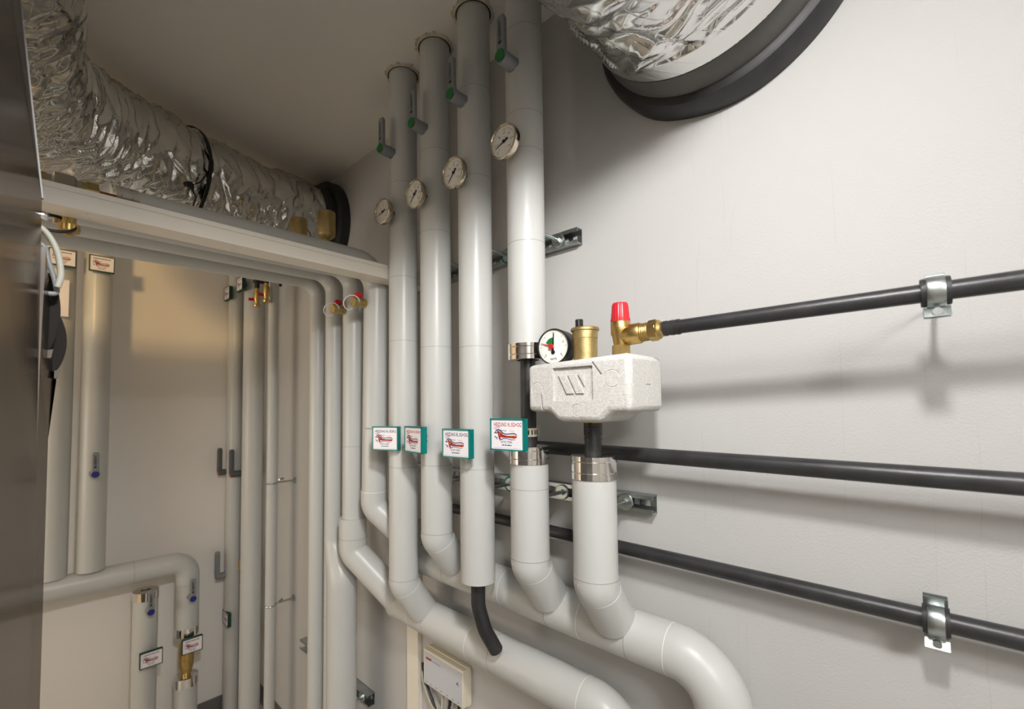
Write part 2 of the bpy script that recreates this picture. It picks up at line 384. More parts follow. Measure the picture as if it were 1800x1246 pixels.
def make_label(label, loc, rz, group, heading, hmat, frame=MTE, tilt=0):
    t = thing('pipe_label', label, 'label', loc, group, rz); t.rotation_euler = (0, tilt, rz)
    W, H, T = .090, .072, .018
    m = MB(); m.box((-T, -W/2, -H/2), (-.002, W/2, H/2))
    for lo, hi in (((-.003, -W/2, H/2-.0035), (0, W/2, H/2)), ((-.003, -W/2, -H/2), (0, W/2, -H/2+.0035)), ((-.003, -W/2, -H/2), (0, -W/2+.0035, H/2)), ((-.003, W/2-.0035, -H/2), (0, W/2, H/2))): m.box(lo, hi)
    m.obj('frame', frame, t, local=True)
    m = MB(); m.box((-.0025, -W/2+.003, -H/2+.003), (-.0012, W/2-.003, H/2-.003)); cd_ = m.obj('card', MWH, t, local=True)
    m = MB(); m.cyl((-.05, 0, -.006), (-T+.001, 0, -.006), .006, 12); m.cyl((-.05, 0, .008), (-T+.001, 0, .008), .006, 12); m.obj('bracket', MHD, t, local=True)
    x = -.0011; m = MB()
    if heading: text_mb(m, heading, .073, .0090, .002, .0225, x, bold=.015)
    else:
        for k in range(11): m.box((x, -.031+k*.0056, .0200), (x+.0002, -.031+k*.0056+(.0044 if k % 4 else .0032), .0246))
    m.obj('heading', hmat, cd_, local=True)
    m = MB()                                                   # spanner emblem
    arc = lambda pts: pts
    top = [(-.032, .004), (-.028, .0095), (-.022, .011), (-.016, .008), (-.010, .003), (-.002, .001), (.008, .002), (.018, .003), (.024, .0015), (.027, -.002)]
    seg2(m, top, [.001, .0024, .003, .003, .0026, .0022, .0022, .0024, .0022, .001], x, .0002, 0)
    seg2(m, [(-.034, .0035), (-.024, .0035)], .0022, x, .0002, 0)
    seg2(m, [(-.033, -.004), (-.029, -.0065), (-.025, -.008)], .002, x, .0002, 0)
    seg2(m, [(-.020, -.0135), (-.014, -.011), (-.008, -.0085), (.002, -.0085), (.012, -.011), (.022, -.0105)], [.001, .002, .0016, .0014, .0014, .001], x, .0002, 0)
    seg2(m, [(-.026, .008), (-.021, .004), (-.0165, -.001), (-.010, -.0035), (.002, -.0045), (.012, -.0045), (.020, -.0045), (.026, -.0045)], [.002, .006, .010, .006, .0038, .0052, .0066, .004], x, .00025, 1)
    seg2(m, [(-.0225, .001), (-.018, -.011)], [.003, .005], x, .00025, 1)
    seg2(m, [(-.020, .004), (-.018, -.003)], [.002, .003], x+.0002, .0002, 2)
    seg2(m, [(.008, -.003), (.016, -.003), (.024, -.0035)], [.0012, .0022, .002], x+.0002, .0002, 2)
    seg2(m, [(-.030, -.006), (-.026, -.011)], .0028, x, .0002, 3)
    text_mb(m, 'HEIZUNG', .016, .0042, -.0265, .0152, x, 1, ang=.25); text_mb(m, 'Sanitär', .016, .0042, -.008, .0095, x, 0, ang=-.1); text_mb(m, 'SOLAR', .013, .004, .0135, .0085, x, 4, ang=-.1)
    m.obj('emblem', [MNB, MDR, MOR, MLB, MYE], cd_, local=True)
    m = MB(); text_mb(m, 'NATVIC CTBON', .030, .0052, -.001, -.0165, x, bold=.01)
    for k, (a, b) in enumerate(((-.0125, -.0075), (-.0055, -.0005), (.0015, .0085), (.010, .0125))): m.box((x, a, -.0245), (x+.0002, b, -.0222))
    m.box((x, -.038, -.0302), (x+.0001, .038, -.0299)); m.obj('caption', MNB, cd_, local=True)
    return t
def drain_cock(label, loc, rz, group, body_rz_up=True):
    """side cock: brass barrel along local x, red lever on top, white strap"""
    t = thing('drain_cock', label, 'drain valve', loc, group, rz)
    m = MB(); m.lathe((-.012, 0, 0), (1, 0, 0), [(0, .012), (.012, .012), (.012, .0155), (.022, .0155), (.022, .012), (.036, .012), (.036, .0165), (.058, .0165), (.060, .0145)], 24)
    m.cyl((.026, 0, .008), (.026, 0, .022), .006, 12); m.obj('body', MBR2, t, local=True)
    m = MB(); m.prism([(.012, .017), (.034, .017), (.040, .026), (.032, .034), (.018, .033), (.012, .026)], (0, -.009, 0), (1, 0, 0), (0, 0, 1), (0, 1, 0), .018); m.obj('lever', MRC, t, local=True, bevel=.003)
    m = MB(); pts = [(.030+.034*(1-math.cos(a))/2*1.4, -.016*math.cos(a/2), -.022*math.sin(a)-.006*abs(math.sin(a/2))) for a in [PI*2*k/28 for k in range(29)]]
    m.tube(pts, .0016, 8); m.obj('strap', MWH, t, local=True)
    return t

# ================================================================== front row of vertical insulated pipes
RX = -.16; R = .045
PY = dict(A=1.168, B=1.007, C=.842, D=.6685, E=.4975)
M1Z, M2Z, MX = -.686, -.498, -.063
def rim(parent, y, r):
    m = MB(); n = 40
    for k in range(n):
        a0 = 2*PI*k/n; a1 = 2*PI*(k+1)/n
        f = lambda a, q: r+.004+q*(.006+.011*abs(noise.noise(Vector((math.cos(a)*2.4+y*9, math.sin(a)*2.4, y*5)))))
        z = CZ-.004
        v = [(RX+math.cos(a)*f(a, q), y+math.sin(a)*f(a, q), z+(0 if q == 0 else .0035)) for a, q in ((a0, 0), (a1, 0), (a1, 1), (a0, 1))]
        m.add(v, [(0, 1, 2, 3)], 0, True)
    for k in range(14):
        a = PI*.7+random.random()*PI*.8; rr = r+.010+random.random()*.006; s = .002+random.random()*.003
        m.lathe((RX+math.cos(a)*rr, y+math.sin(a)*rr, CZ-.006), (0, 0, 1), [(0, s*.4), (.003, s), (.006, s*.8)], 6)
    m.lathe((RX, y, CZ-.003), (0, 0, 1), [(0, r-.002), (0, r+.005), (.003, r+.005), (.003, r-.002)], 40, 1, False)
    m.obj('plaster_rim', [MGP, MDK], parent)
def seams(m, x, y, zs, r=R, mi=1): 
    for z in zs: m.band((x, y, z), (0, 0, 1), r, .0010, 48, mi)
def elbow_piece(parent, y, z0, zm, r=R):
    """angled lower length running back into the manifold, with its mitre seams"""
    zb = z0-.018; d = (Vector((MX, y, zm))-Vector((RX, y, zb))).normalized(); end = Vector((MX, y, zm))-d*.043
    p = fillet([(RX, y, z0+.001), (RX, y, zb), end], [0, .045, 0])
    m = MB(); m.tube(p, r*1.012, 56)
    m.band((RX, y, z0), (0, 0, 1), r*1.012, .0013, 48, 1)
    q = Vector((RX, y, zb))+d*.016
    m.band(q, (Vector((0, 0, -1))*.25+d).normalized(), r*1.013, .0013, 48, 2)
    for ya in (-.010, .010):                                     # the two long seams on the bend
        pts = [(px[0]-math.sqrt(max(0, (r*1.012)**2-(.022+ya*.5)**2))*.999, y+.022+ya*.5, px[2]) for px in [tuple(v) for v in p[1:-1]] if px[2] > q.z-.01]
        if len(pts) > 2: m.tube(pts, .0006, 6, 2)
    return m.obj('elbow_jacket', [MP, MPS, MPL], parent)
GROW = 'insulated pipes in front of the right wall'
def vpipe(key, label, ztop, zbot, sm, r=R):
    y = PY[key]; t = thing('insulated_pipe', label, 'pipe', (RX, y, zbot), GROW)
    m = MB(); m.cyl((RX, y, zbot), (RX, y, ztop), r, 56); seams(m, RX, y, sm, r)
    m.obj('jacket', [MP, MPS], t)
    if ztop > 1: rim(t, y, r)
    return t
A = vpipe('A', 'tall grey pipe in the front row nearest the white trunking end, bent at its foot', CZ, -.54, (.70, .40, .20, -.19))
elbow_piece(A, PY['A'], -.530, M1Z)
B = vpipe('B', 'second tall grey pipe of the front row, foot bent into the upper manifold', CZ, -.36, (.74, .50, .165, -.17))
elbow_piece(B, PY['B'], -.36, M2Z)
C = vpipe('C', 'third tall grey pipe of the front row, open foot with a black hose', CZ, -.454, (.84, .60, .15, -.165))
m = MB(); m.tube(fillet([(RX, PY['C'], -.44), (RX, PY['C'], -.52), (-.150, .829, -.580), (-.116, .822, -.640)], [0, .08, .08, 0]), .0185, 32)
m.band((-.122, .8235, -.630), (-.5, .1, -.9), .0185, .006, 32, 0, .0012); m.band((-.128, .8247, -.619), (-.5, .1, -.9), .0185, .004, 32, 0, .0012); m.obj('hose', MBL, C)
D = vpipe('D', 'widest looking grey front row pipe, ending in a chrome band beside the foam box', CZ, .139, (.90, .69, .60, .38), R)
def collar(parent, y, z0, z1, topcap=True):
    m = MB(); m.lathe((RX, y, z0), (0, 0, 1), [(0, R*.6), (0, R+.0016), (z1-z0, R+.0016), (z1-z0, .019)], 64, 0, False)
    for f in (.30, .78): m.ring((RX, y, z0+(z1-z0)*f), (0, 0, 1), R+.0016, .0011, 64, 6)
    return m.obj('end_band', MCH, parent)
collar(D, PY['D'], .104, .141)
D2 = vpipe('D', 'short white insulated pipe under the red lettered label, banded top, bent into the manifold', -.135, -.36, (-.195,))
collar(D2, PY['D'], -.138, -.098); elbow_piece(D2, PY['D'], -.355, M2Z)
m = MB(); m.cyl((RX, PY['D'], -.14), (RX, PY['D'], .125), .0185, 32); m.band((RX, PY['D'], -.085), (0, 0, 1), .0185, .018, 32, 0, .002); ip = m.obj('inner_pipe', MBP, D2)
m = MB(); m.band((RX, PY['D'], -.066), (0, 0, 1), .0185, .020, 32, 0, .0016)
for a in (2.6, 3.0, 3.4, 3.8, 4.2, 4.6, 5.0): m.box((RX+math.cos(a)*.0200-.0012, PY['D']+math.sin(a)*.0200-.0012, -.071), (RX+math.cos(a)*.0200+.0012, PY['D']+math.sin(a)*.0200+.0012, -.061), 1)
m.obj('slotted_strap', [MEB, MBK], ip)
Ee = vpipe('E', 'short white insulated pipe standing right under the foam insulated box', -.140, -.36, ())
collar(Ee, PY['E'], -.155, -.108); elbow_piece(Ee, PY['E'], -.355, M2Z)
m = MB(); m.cyl((RX, PY['E'], -.15), (RX, PY['E'], -.028), .0175, 32); m.band((RX, PY['E'], -.073), (0, 0, 1), .0175, .005, 32, 0, .0012); m.cyl((RX, PY['E'], -.066), (RX, PY['E'], -.030), .0188, 32)
for z in (-.062, -.056, -.050): m.ring((RX, PY['E'], z), (0, 0, 1), .0186, .0008, 32, 6)
m.cyl((RX, PY['E'], -.040), (RX, PY['E'], -.034), .0196, 32, 1); m.obj('riser', [MBP, MBR], Ee)

# manifolds along the wall
RM = .051
def hor(label, pts, rad, sm, cat='pipe', r=RM):
    t = thing('manifold_pipe', label, cat, pts[-1], 'collecting pipes low on the right wall')
    m = MB(); m.tube(fillet(pts, rad), r, 56)
    for p, d, mi in sm: m.band(p, d, r, .0013, 56, mi)
    m.obj('jacket', [MP, MPS, MPL], t); return t
m2 = hor('upper grey collecting pipe along the wall, turning down at the near right', [(MX, 1.215, M2Z), (MX, .292, M2Z), (MX, .292, FZ)], [0, .085, 0],
    [((MX, y, M2Z), (0, 1, 0), k) for y, k in ((1.045, 1), (.82, 2), (.67, 1), (.58, 2), (.465, 1), (.384, 2))]+[((MX, .292, -.615), (0, 0, 1), 2)])
m = MB()
for y in (1.207, 1.185): m.band((MX, y, M2Z), (0, 1, 0), RM, .014, 48, 0, .003)
m.obj('end_sleeve', MP, m2)
m1 = hor('lower grey collecting pipe along the wall, passing over the cream box', [(MX, 1.34, M1Z), (MX, .490, M1Z), (MX, .490, FZ)], [0, .085, 0],
    [((MX, y, M1Z), (0, 1, 0), k) for y, k in ((1.225, 2), (1.145, 1), (.95, 2), (.86, 1), (.584, 2))])

# rear row: pipes that come along under the ceiling and turn down
GR = 'insulated pipes turning down behind the trunking'
def rear(label, y, zh, zl, r, xr=.07, bottom=None, sm=(), x1=-1.6):
    t = thing('insulated_pipe', label, 'pipe', (RX, y, FZ), GR)
    m = MB()
    if bottom is None: pts = [(x1, y, zl), (RX, y, zh), (RX, y, FZ)]; rad = [0, xr, 0]; m.tube(fillet(pts, rad), r, 48)
    else:
        pts = [(x1, y, zl), (RX, y, zh)]+bottom; rad = [0, xr]+[.06]*(len(bottom)-1)+[0]; m.tube(fillet(pts, rad), r, 48)
    for z in sm: m.band((RX, y, z), (0, 0, 1), r, .0013, 48, 1)
    m.obj('jacket', [MP, MPS], t); return t
P1 = rear('thinnest grey pipe of the rear row, leftmost, running straight to the floor', 1.76, .512, .487, .0325)
P2 = rear('second rear row grey pipe, thickening low down before the floor', 1.62, .512, .495, .034, .08)
m = MB(); n = 24; pts = []; rs = []
for k in range(n+1):
    s = k/n; z = -.50-.16*s; f = s*s*(3-2*s); pts.append((RX+.006*f, 1.62-.055*f, z)); rs.append(.034+.020*f)
pts.append((RX+.006, 1.565, FZ)); rs.append(.054); m.tube(pts, rs, 48); m.obj('wide_sleeve', MP, P2)
P3 = rear('third rear row grey pipe with a brass drain cock, bending into the lower manifold', 1.474, .500, .49, .0385, .08,
     [(RX, 1.474, -.52), (MX, 1.31, M1Z)], (-.145,))
m = MB(); m.tube(fillet([(RX, 1.476, -.40), (RX, 1.476, -.52), (MX, 1.31, M1Z), (MX, 1.23, M1Z)], [0, .05, .06, 0]), [.0385]+[.049]*200 if False else .049, 48)
m.band((RX, 1.476, -.47), (0, 0, 1), .049, .0014, 48, 1); m.obj('elbow_jacket', [MP, MPS], P3)
P4 = rear('thickest rear row grey pipe right behind the trunking, brass drain cock on its side', 1.322, .477, .472, .0425, .085,
     [(RX, 1.335, -.34), (MX, 1.215, -.475)], (-.075,), x1=-.862)
m = MB(); m.tube(fillet([(RX, 1.336, -.285), (RX, 1.336, -.34), (MX, 1.215, -.475)], [0, .05, 0]), .0445, 48); m.band((RX, 1.336, -.288), (0, 0, 1), .0445, .0014, 48, 1); m.obj('elbow_jacket', [MP, MPL], P4)
m = MB(); m.lathe((-.868, 1.322, .472), (1, 0, 0), [(0, .02), (0, .0445), (.042, .0445), (.042, .04)], 56, 0, False)
for x in (-.858, -.839): m.ring((x, 1.322, .472), (1, 0, 0), .0445, .001, 56, 6)
m.obj('end_band', MCH, P4)
m = MB(); m.cyl((-.93, 1.322, .472), (-.86, 1.322, .472), .023, 32); m.obj('copper_stub', MCU, P4)
V = thing('ball_valve', 'brass and nickel union valve on the pipe behind the trunking, at far left', 'valve', (-.95, 1.322, .472))
m = MB(); m.hexa((-.918, 1.322, .472), (-.896, 1.322, .472), .036); m.cyl((-.926, 1.322, .472), (-.916, 1.322, .472), .033, 24); m.obj('union_nut', MBR2, V); m = MB(); m.hexa((-1.05, 1.322, .472), (-.992, 1.322, .472), .040); m.cyl((-.992, 1.322, .472), (-.982, 1.322, .472), .033); m.obj('union_nut', MBR2, V)
m = MB(); m.lathe((-.984, 1.322, .472), (1, 0, 0), [(0, .034), (.010, .034), (.014, .043), (.046, .043), (.050, .036), (.058, .036)], 8, 0, True, False); m.cyl((-.962, 1.322, .40), (-.962, 1.322, .44), .010, 16); m.obj('body', MNI, V)
m = MB(); m.lathe((-.945, 1.295, .377), (0, 0, 1), [(-.006, .007), (0, .007), (0, .013), (.003, .019), (.018, .019), (.019, .012), (.030, .012), (.045, .017), (.050, .017)], 40, 0, True, True, -.05, 20); m.obj('drain_cap', MBR, V)
m = MB(); m.tube([(-.945-.030+.040*math.cos(a), 1.295-.012+.012*math.sin(a), .388+.020*math.sin(a)) for a in [2*PI*k/32 for k in range(33)]], .0032, 8); m.obj('strap', MBK, V)
dc1 = drain_cock('brass drain cock with red lever on the third rear pipe, lower of the two', (-.1985, 1.474, .343), PI, 'drain cocks of the rear row')
dup(dc1, (-.2025, 1.328, .343), 'brass drain cock with red lever on the thick rear pipe beside the trunking end')
# automatic air vents on the horizontal lengths
def rear_vent(label, x, y, z0):
    t = thing('air_vent', label, 'air vent', (x, y, z0), 'brass air vents above the trunking')
    m = MB(); m.cyl((x, y, z0-.006), (x, y, z0+.016), .014, 24, 1); m.hexa((x, y, z0+.014), (x, y, z0+.036), .0125, 0); m.cyl((x, y, z0+.034), (x, y, z0+.05), .010); m.obj('stem', [MBR, MZN], t)
    m = MB(); m.lathe((x, y, z0+.05), (0, 0, 1), [(0, .013), (.003, .020), (.012, .029), (.016, .0300), (.092, .0300), (.095, .0285)], 40); m.obj('float_housing', MBR2, t)
    m = MB(); m.cyl((x+.012, y, z0+.094), (x+.012, y, z0+.103), .006, 12); m.obj('cap', MBK, t); return t
rear_vent('brass air vent cylinder standing tall in front of the black wall collar', -.268, 1.474, .536)
rear_vent('brass air vent half hidden behind the grey pipe, left of its taller twin', -.305, 1.62, .545)

# front handles, thermometers, labels
hl = dict(A='grey lever with green cap on the pipe nearest the trunking end', B='grey lever with green cap on the second front row pipe', C='grey lever with green cap on the pipe whose foot has a black hose', D='large looking grey lever with green cap on the pipe beside the big duct')
gl = dict(A='round thermometer on the pipe nearest the trunking end', B='round thermometer on the second front row pipe', C='round thermometer on the pipe whose foot has a black hose', D='largest looking round thermometer, on the pipe beside the big duct')
h0 = None
for k, z in (('A', .795), ('B', .802), ('C', .803), ('D', .806)):
    loc = (RX-R+.003, PY[k], z)
    if h0 is None: h0 = make_handle(MGR, hl[k], loc, PI, 'green capped levers near the ceiling')
    else: dup(h0, loc, hl[k])
for k, a in (('A', 12), ('B', 225+0), ('C', 225), ('D', 200)):
    make_thermometer(gl[k], (RX-R+.002, PY[k], .598 if k != 'D' else .606), PI, 'thermometers on the front row', a if k != 'A' else 195)
lb = [('A', 'HEIZUNG RL BÜRO', MNB, 'teal framed label reading HEIZUNG RL BÜRO', (-.232, 1.164, -.100), 24), ('B', 'HEIZUNG VL BÜRO', MRD, 'teal framed label reading HEIZUNG VL BÜRO in red', (-.247, 1.005, -.095), -6),
      ('C', 'HEIZUNG RL EG+OG', MNB, 'teal framed label reading HEIZUNG RL EG+OG', (-.240, .838, -.097), 7), ('D', 'HEIZUNG VL EG+OG', MRD, 'teal framed label reading HEIZUNG VL EG+OG in red, held by a slotted strap', (-.240, .668, -.068), 8)]
for k, txt, mt, lab, loc, th in lb:
    make_label(lab, loc, PI+math.radians(th), 'teal framed pipe labels', txt, mt)

# ================================================================== safety group in its foam box
G = thing('safety_group', 'pale foam box with pressure gauge, brass vent and red capped valve on top', 'safety group', (RX, PY['E'], -.035))
m = MB()
prof = [(.608, .083), (.608, -.016), (.553, -.016), (.532, -.036), (.436, -.036), (.415, -.016), (.374, -.016), (.374, .092)]
m.prism([(-y, z) for y, z in prof], (-.238, 0, 0), (0, -1, 0), (0, 0, 1), (1, 0, 0), .140)
shell = m.obj('insulation_shell', MSH, G, bevel=.011)
def cutter(mb): return mb.obj('cut', MSH, G)
cuts = []
m = MB(); m.box((-.30, .450, .006), (-.2320, .542, .073)); cuts.append(cutter(m))
for y, z, r in ((.410, .046, .016), (.583, .032, .013), (.487, -.013, .011)):
    m = MB(); m.ring((-.238, y, z), (1, 0, 0), r, .0010, 40, 8); cuts.append(cutter(m))
m = MB(); m.prism([(-.452, .078), (-.449, .081), (-.430, .056), (-.434, .053)], (-.245, 0, 0), (0, -1, 0), (0, 0, 1), (1, 0, 0), .0120); cuts.append(cutter(m))
m = MB(); m.prism([(-.573, .020), (-.570, .020), (-.567, -.020), (-.572, -.020)], (-.245, 0, 0), (0, -1, 0), (0, 0, 1), (1, 0, 0), .0120); cuts.append(cutter(m))
# joint between the two half shells
for lo, hi in (((-.1525, .36, .036), (-.1495, .3775, .12)), ((-.1720, .36, .0350), (-.1500, .3768, .0362)), ((-.1738, .36, -.05), (-.1710, .3775, .036))): m = MB(); m.box(lo, hi); cuts.append(cutter(m))
for c in cuts:
    md = shell.modifiers.new('b', 'BOOLEAN'); md.object = c; md.operation = 'DIFFERENCE'; md.solver = 'EXACT'
bpy.context.view_layer.update()
ev = shell.evaluated_get(bpy.context.evaluated_depsgraph_get()); nm = bpy.data.meshes.new_from_object(ev)
shell.modifiers.clear(); shell.data = nm
for c in cuts: bpy.data.objects.remove(c, do_unlink=True)
m = MB()                                                     # raised slanted bars of the maker's mark, inside the recess
for a in (0, .0225): m.prism([(-.530+a, .058), (-.513+a, .058), (-.494+a, .020), (-.511+a, .020)], (-.2325, 0, 0), (0, -1, 0), (0, 0, 1), (-1, 0, 0), .0030)
m.prism([(-.484, .058), (-.470, .058), (-.470, .034)], (-.2325, 0, 0), (0, -1, 0), (0, 0, 1), (-1, 0, 0), .0030)
m.obj('raised_mark', MSH, shell, bevel=.0004)
# pressure gauge (local kit turned towards the room)
PGc = Vector((-.185, .578, .126)); ga = PI+math.radians(5)
ex = Vector((math.cos(ga), math.sin(ga), 0)); ey = Vector((-math.sin(ga), math.cos(ga), 0))
def toW(mb):
    for i, v in enumerate(mb.v): mb.v[i] = PGc+ex*v.x+ey*v.y+Vector((0, 0, v.z))
    return mb
m = MB(); m.lathe((-.042, 0, 0), (1, 0, 0), [(0, .034), (.003, .0385), (.030, .0395), (.040, .0400), (.043, .0390), (.0435, .0375), (.040, .0365), (.034, .036)], 56); m.cyl((-.022, 0, -.06), (-.022, 0, -.036), .008, 16)
pg = toW(m).obj('pressure_gauge', MBK, G)
m = MB(); m.lathe((-.004, 0, 0), (1, 0, 0), [(0, .0365), (.002, .0365)], 56); toW(m).obj('dial', MDI, pg)
m = MB()
for i in range(31):
    a = math.radians(225-270*i/30); r0 = .028 if i % 5 == 0 else .031; c, s = math.cos(a), math.sin(a); seg2(m, [(c*r0, s*r0), (c*.0335, s*.0335)], .0008 if i % 5 == 0 else .0005, -.0019, .0002)
for tx, a in (('0', 225), ('3', 20), ('4', -42)): a = math.radians(a); text_mb(m, tx, .0034, .0052, math.cos(a)*.026, math.sin(a)*.026, -.0017)
text_mb(m, 'WATTS', .016, .0045, .0, -.0275, -.0017, bold=.03); toW(m).obj('scale', MBK, pg)
m = MB(); seg2(m, [(.022*math.cos(math.radians(a))*.62, .022*math.sin(math.radians(a))*.62) for a in range(92, 160, 8)], .0135, -.0017, .0002); toW(m).obj('green_zone', MGR, pg)
m = MB(); seg2(m, [(-.001, -.014), (0, 0), (.002, .030)], [.007, .0035, .0022], -.0010, .0008); m.cyl((-.0015, 0, -.0125), (0, 0, -.0125), .0045, 16); toW(m).obj('black_needle', MBK, pg)
m = MB(); seg2(m, [(-.029, .009), (-.004, .001)], [.0012, .0030], .0004, .0008); m.cyl((-.001, -.003, 0), (.004, -.003, 0), .0055, 24); toW(m).obj('red_pointer', MRC, pg)
# air vent on the box
y = .512
m = MB(); m.lathe((RX, y, .075), (0, 0, 1), [(0, .0245), (.045, .0255), (.062, .0258), (.063, .0268), (.078, .0268), (.080, .0298), (.0845, .0298), (.086, .0285)], 48); av = m.obj('air_vent', MBR2, G)
m = MB(); m.cyl((RX-.006, y+.010, .158), (RX-.006, y+.010, .166), .0055, 16, 1); m.lathe((RX-.006, y+.010, .165), (0, 0, 1), [(0, .0085), (.014, .0085), (.015, .0075)], 24, 0, True, True, -.06, 12); m.obj('vent_cap', [MBK, MBR], av)
# safety valve
y = .4305
m = MB(); m.cyl((RX, y, .075), (RX, y, .102), .0125); m.hexa((RX, y, .098), (RX, y, .116), .0178); m.lathe((RX, y, .114), (0, 0, 1), [(0, .013), (.010, .0150), (.020, .0165), (.024, .0188), (.048, .0192), (.050, .018)], 40)
m.lathe((RX, y, .134), (.03, -1, .06), [(0, .014), (.012, .0175), (.018, .0205), (.040, .0205), (.043, .0190), (.043, .0168), (.062, .0168)], 36)
for k in range(5): m.ring(Vector((RX, y, .134))+Vector((.03, -1, .06)).normalized()*(.046+k*.003), (.03, -1, .06), .0170, .0010, 32, 6)
sv = m.obj('safety_valve', MBR, G)
m = MB(); d = Vector((.03, -1, .06)).normalized(); o_ = Vector((RX, y, .134)); m.hexa(o_+d*.060, o_+d*.074, .0205); m.lathe(o_+d*.074, d, [(0, .0185), (.004, .0185), (.009, .0140), (.012, .0140)], 32); m.obj('outlet_nut', MBR, sv)
m = MB(); m.lathe((RX, y, .163), (0, 0, 1), [(0, .0190), (.006, .0190), (.0065, .0180), (.034, .0158), (.038, .0140), (.0385, .012)], 80, 0, True, True, -.035, 20); m.obj('red_cap', MRC, sv)
m = MB()
tb = MB(); text_mb(tb, 'INST', .017, .006, 0, 0, 0)
for i, v in enumerate(tb.v):
    a = PI+.25+v.y/.0192; tb.v[i] = Vector((RX+math.cos(a)*.01945, y+math.sin(a)*.01945, .153+v.z))
tb.obj('cast_lettering', MBR2, sv)

# ================================================================== bare black pipes with clamps
def bare(label, pts, r, rad=.05, extra=None):
    m = MB(); m.tube(fillet(pts, rad) if len(pts) > 2 else pts, r, 32)
    if extra: extra(m)
    o = m.obj('black_pipe', MBP, origin=pts[0]); return tag(o, label, 'pipe', 'bare black pipes along the right wall')
s0 = Vector((RX, .4305, .134))+Vector((.03, -1, .06)).normalized()*.082
e0 = Vector((-.138, -.09, .147)); e1 = e0+(e0-s0)*1.6
dd = (e0-s0).normalized()
bare('upper black pipe leaving the red capped safety valve to the right', [s0, e1], .0128, extra=lambda m: [m.band(s0+dd*q, dd, .0128, .006, 32, 0, .0016) for q in (.008, .020, .030)]+[m.band(s0+dd*.016, dd, .0128, .03, 32, 0, .0008)])
bare('thick middle black pipe passing behind the foam box at mid height', [(-.045, .875, -.109), (-.075, .80, -.109), (-.075, -.9, -.112)], .0155)
bare('lower black pipe crossing behind the pipes below the steel rail', [(-.046, 1.16, -.324), (-.046, -.9, -.322)], .0145)
def clamp(label, c, d, rr, flip):
    t = thing('pipe_clamp', label, 'pipe clamp', c, 'rubber lined clamps on the black pipes'); c = Vector(c); d = Vector(d).normalized()
    z = Vector((0, 0, 1)); z = (z-d*z.dot(d)).normalized(); n = d.cross(z)
    if n.x > 0: n = -n
    m = MB(); m.lathe(c-d*.0145, d, [(0, rr), (0, rr+.006), (.003, rr+.0065), (.026, rr+.0065), (.029, rr+.006), (.029, rr)], 40, 0, False); m.obj('rubber_lining', MBL, t)
    m = MB(); m.lathe(c-d*.009, d, [(0, rr+.004), (0, rr+.0085), (.002, rr+.0092), (.016, rr+.0092), (.018, rr+.0085), (.018, rr+.004)], 48, 0, False)
    for s in (-1, 1):
        base = c+z*s*(rr+.008)
        if s < 0 or not flip:
            for k in (-1, 1):
                tl = n*(.009 if k > 0 else 0); q = [base+n*(k*.0035-.001)-d*.013, base+n*(k*.0035-.001)+d*.013, base+n*(k*.0035-.001)+d*.013+z*s*.014+tl, base+n*(k*.0035-.001)-d*.013+z*s*.014+tl]
                m.add([p for p in q]+[p+n*.002 for p in q], [(0,1,2,3),(4,5,6,7),(0,1,5,4),(1,2,6,5),(2,3,7,6),(3,0,4,7)])
        else: m.box(tuple(base+Vector((-.004, -.010, -.002))), tuple(base+Vector((.006, .010, .003))))
    m.obj('steel_ring', MZN, t)
    m = MB(); b = c-z*(rr+.0155); m.cyl(b+n*.0105, b-n*.009, .0028, 12); m.cyl(b+n*.013, b+n*.006, .0052, 16); m.obj('screw', MZN, t)
    m = MB(); m.cyl((c.x+rr+.006, c.y, c.z), (0.001, c.y, c.z), .0035, 16); m.hexa((c.x+rr+.006, c.y, c.z), (c.x+rr+.015, c.y, c.z), .0085); m.obj('threaded_rod', MZN, t)
cu_ = e0+(s0-e0)*((-.013-e0.y)/(s0.y-e0.y))
clamp('steel clamp holding the upper black pipe near the right edge', cu_, dd, .0128, True)
clamp('steel clamp holding the lower black pipe near the right edge', (-.046, .003, -.3232), (0, -1, 0), .0145, False)

# ================================================================== strut rails and rods
def rail(label, y0, y1, z, h=.040, d=.022):
    t = .0022; m = MB()
    zt, zb = z+h/2, z-h/2
    m.box((-d, y0, zt-t), (0, y1, zt)); m.box((-d, y0, zb), (0, y1, zb+t))
    m.box((-d-t, y0, zt-.009), (-d, y1, zt)); m.box((-d-t, y0, zb), (-d, y1, zb+.009))
    m.box((-d+.001, y0, zt-.0075), (-d+.003, y1, zt-.005)); 
    # slotted web
    m.box((-t, y0, zb), (-.0002, y1, zb+.013)); m.box((-t, y0, zt-.013), (-.0002, y1, zt))
    y = y0+.010; 
    while y < y1-.03:
        m.box((-t, y-.010, zb+.012), (-.0002, y+.003, zt-.012)); y += .026
    o = m.obj('mounting_rail', MZN, origin=(0, y0, z)); return tag(o, label, 'mounting rail', 'slotted steel rails on the right wall')
rail('slotted steel rail on the wall behind the pipes, just under duct level', .612, 1.30, .428)
rail('slotted steel rail on the wall below the foam box, right end bare', .435, 1.30, -.225)
rail('short steel rail stub low on the wall left of the cream box', 1.585, 2.2, -1.153, .045, .03)
GB = 'threaded rods between rails and pipes'
